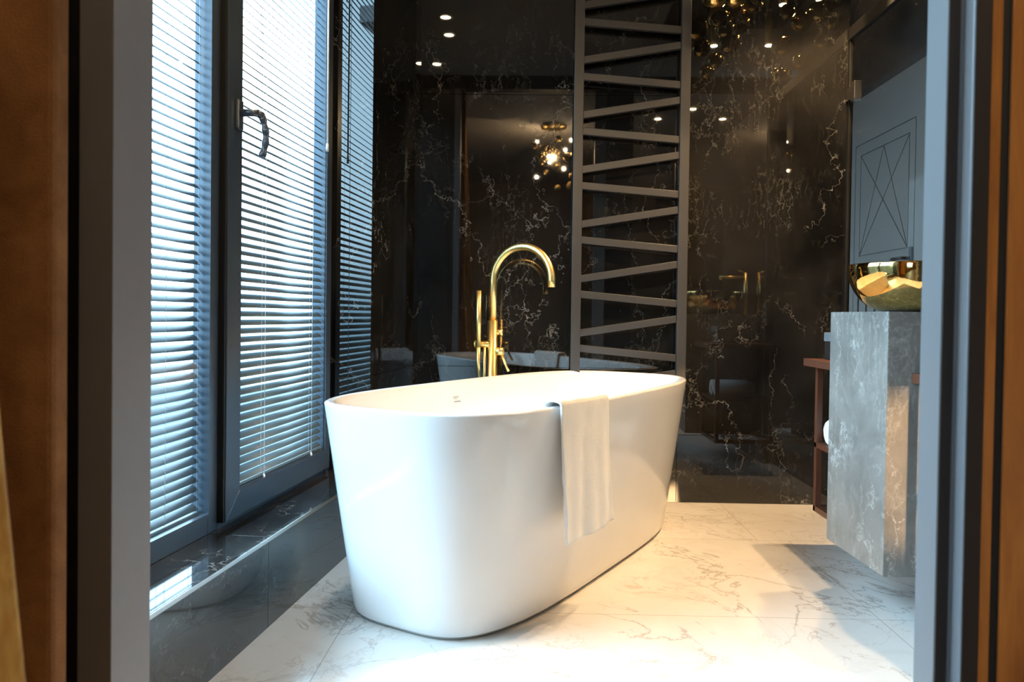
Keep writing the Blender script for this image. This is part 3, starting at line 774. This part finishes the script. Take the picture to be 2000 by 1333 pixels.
def armchair(x, y, rz, label):
    a = thing('armchair', label, 'armchair', (x, y, 0), rz, 'cream armchairs')
    b = MB(); K = 40
    def sq(r, z): return [(r * 1.0 * math.cos(2 * PI * k / K), r * .95 * math.sin(2 * PI * k / K), z) for k in range(K)]
    b.loft([sq(.28, .10), sq(.33, .14), sq(.36, .24), sq(.36, .36), sq(.33, .42), sq(.24, .44)], True, (True, True)); b.build('seat', M['armchair'], a)
    pts = [(.33 * math.cos(t_), .31 * math.sin(t_), .52 + .10 * math.sin((t_ - PI * .05) / (PI * .9) * PI)) for t_ in [PI * .05 + PI * .9 * i / 24 for i in range(25)]]
    MB().tube(pts, [.07 + .05 * math.sin(PI * i / 24) for i in range(25)], 20).build('backrest', M['armchair'], a)
    for sx_, sy_ in ((1, 1), (1, -1), (-1, 1), (-1, -1)): MB().tube([(.2 * sx_, .2 * sy_, 0), (.17 * sx_, .17 * sy_, .12)], .012, 10).build('leg', M['dark_metal'], a)
armchair(1.95, -.75, PI * .9, 'cream armchair mirrored in the marble, the right one')
armchair(2.0, -1.75, -.3, 'cream armchair mirrored in the marble, the left one')
rm = thing('round_mirror', 'round framed mirror on the dark bedroom wall, mirrored in the marble', 'mirror', (2.75, -1.78, 2.10))
b = MB(); b.tube([(-.02, .25 * math.cos(2 * PI * k / 48), .25 * math.sin(2 * PI * k / 48)) for k in range(49)], .012, 10); b.build('frame', M['chrome'], rm)
b = MB(); b.tube([(-.018, 0, 0), (0, 0, 0)], .24, 48); b.build('mirror_glass', M['dark_metal'], rm)
c2 = thing('chandelier', 'small cluster chandelier of gold balls in the bedroom, mirrored left of the towel radiator', 'chandelier', (.22, -.42, HCEIL))
MB().lathe([(0, 0), (.12, 0), (.12, -.03), (0, -.03)], (0, 0, 0), 32).build('canopy', M['gold'], c2)
wires = MB()
for i in range(16):
    a_ = random.uniform(0, 2 * PI); r_ = random.uniform(.03, .22); z_ = random.uniform(-.62, -.12)
    p = (r_ * math.cos(a_), r_ * math.sin(a_), z_); globe(p, c2, random.uniform(.03, .05)); MB().tube([p, (p[0] * .3, p[1] * .3, -.03)], .001, 5).build('wire', M['black'], c2)
for i in range(7):
    a_ = i * 2 * PI / 7; p = (.17 * math.cos(a_), .17 * math.sin(a_), -.14 - .12 * (i % 4))
    MB().lathe([(0, -.014), (.012, -.007), (.014, 0), (.010, .010), (0, .014)], p, 12).build('bulb', M['lamp2'], c2)
pl = bpy.data.lights.new('bulb_glow', 'POINT'); pl.energy = 26; pl.color = WARM; pl.shadow_soft_size = .01
po = bpy.data.objects.new('bulb_glow', pl); link(po); po.parent = c2; po.location = (0, 0, -.30)
# bedroom lamps near the doorway
downlight(-.80, .42, 16, 'recessed bedroom downlight over the brown fabric panel', 110)

# low lamp added in the bedroom to throw warm light under the shelf onto the stone block
fl_ = thing('warm_fill_lamp', 'slim lamp added in the bedroom to throw warm light towards the washstand', 'lamp', (1.42, -.62, 0))
MB().lathe([(0, 0), (.12, 0), (.12, .012), (0, .014)], (0, 0, 0), 32).build('base', M['dark_metal'], fl_)
MB().tube([(0, 0, .01), (0, 0, .62), (-.02, .02, .70)], .008, 12).build('pole', M['dark_metal'], fl_)
hd_ = (Vector((1.02, 2.0, .42)) - Vector((1.40, -.60, .72))).normalized()
MB().tube([Vector((-.02, .02, .72)) - hd_ * .06, Vector((-.02, .02, .72)) + hd_ * .05], [.03, .045], 24).build('lamp_shade', M['dark_metal'], fl_)
spot(Vector((1.40, -.60, .72)) + hd_ * .06, 150, 11, (1, .60, .28), (1.02, 2.0, .43), .7, .02, parent=fl_)

w3 = thing('window_3', 'bedroom window left of and behind the viewer', 'window', A, WRZ); w3['kind'] = 'structure'
b = MB()
for x0, x1, z0, z1 in ((-4.3, -4.25, .3, 2.35), (-3.05, -3.0, .3, 2.35), (-4.25, -3.05, .3, .35), (-4.25, -3.05, 2.3, 2.35)): b.box(x0, x1, OFFW + .02, OFFW + .07, z0, z1, .002)
b.build('window_frame', M['frame_metal'], w3)
MB().box(-4.25, -3.05, OFFW + .04, OFFW + .044, .35, 2.3).build('glass_pane', M['glass'], w3)
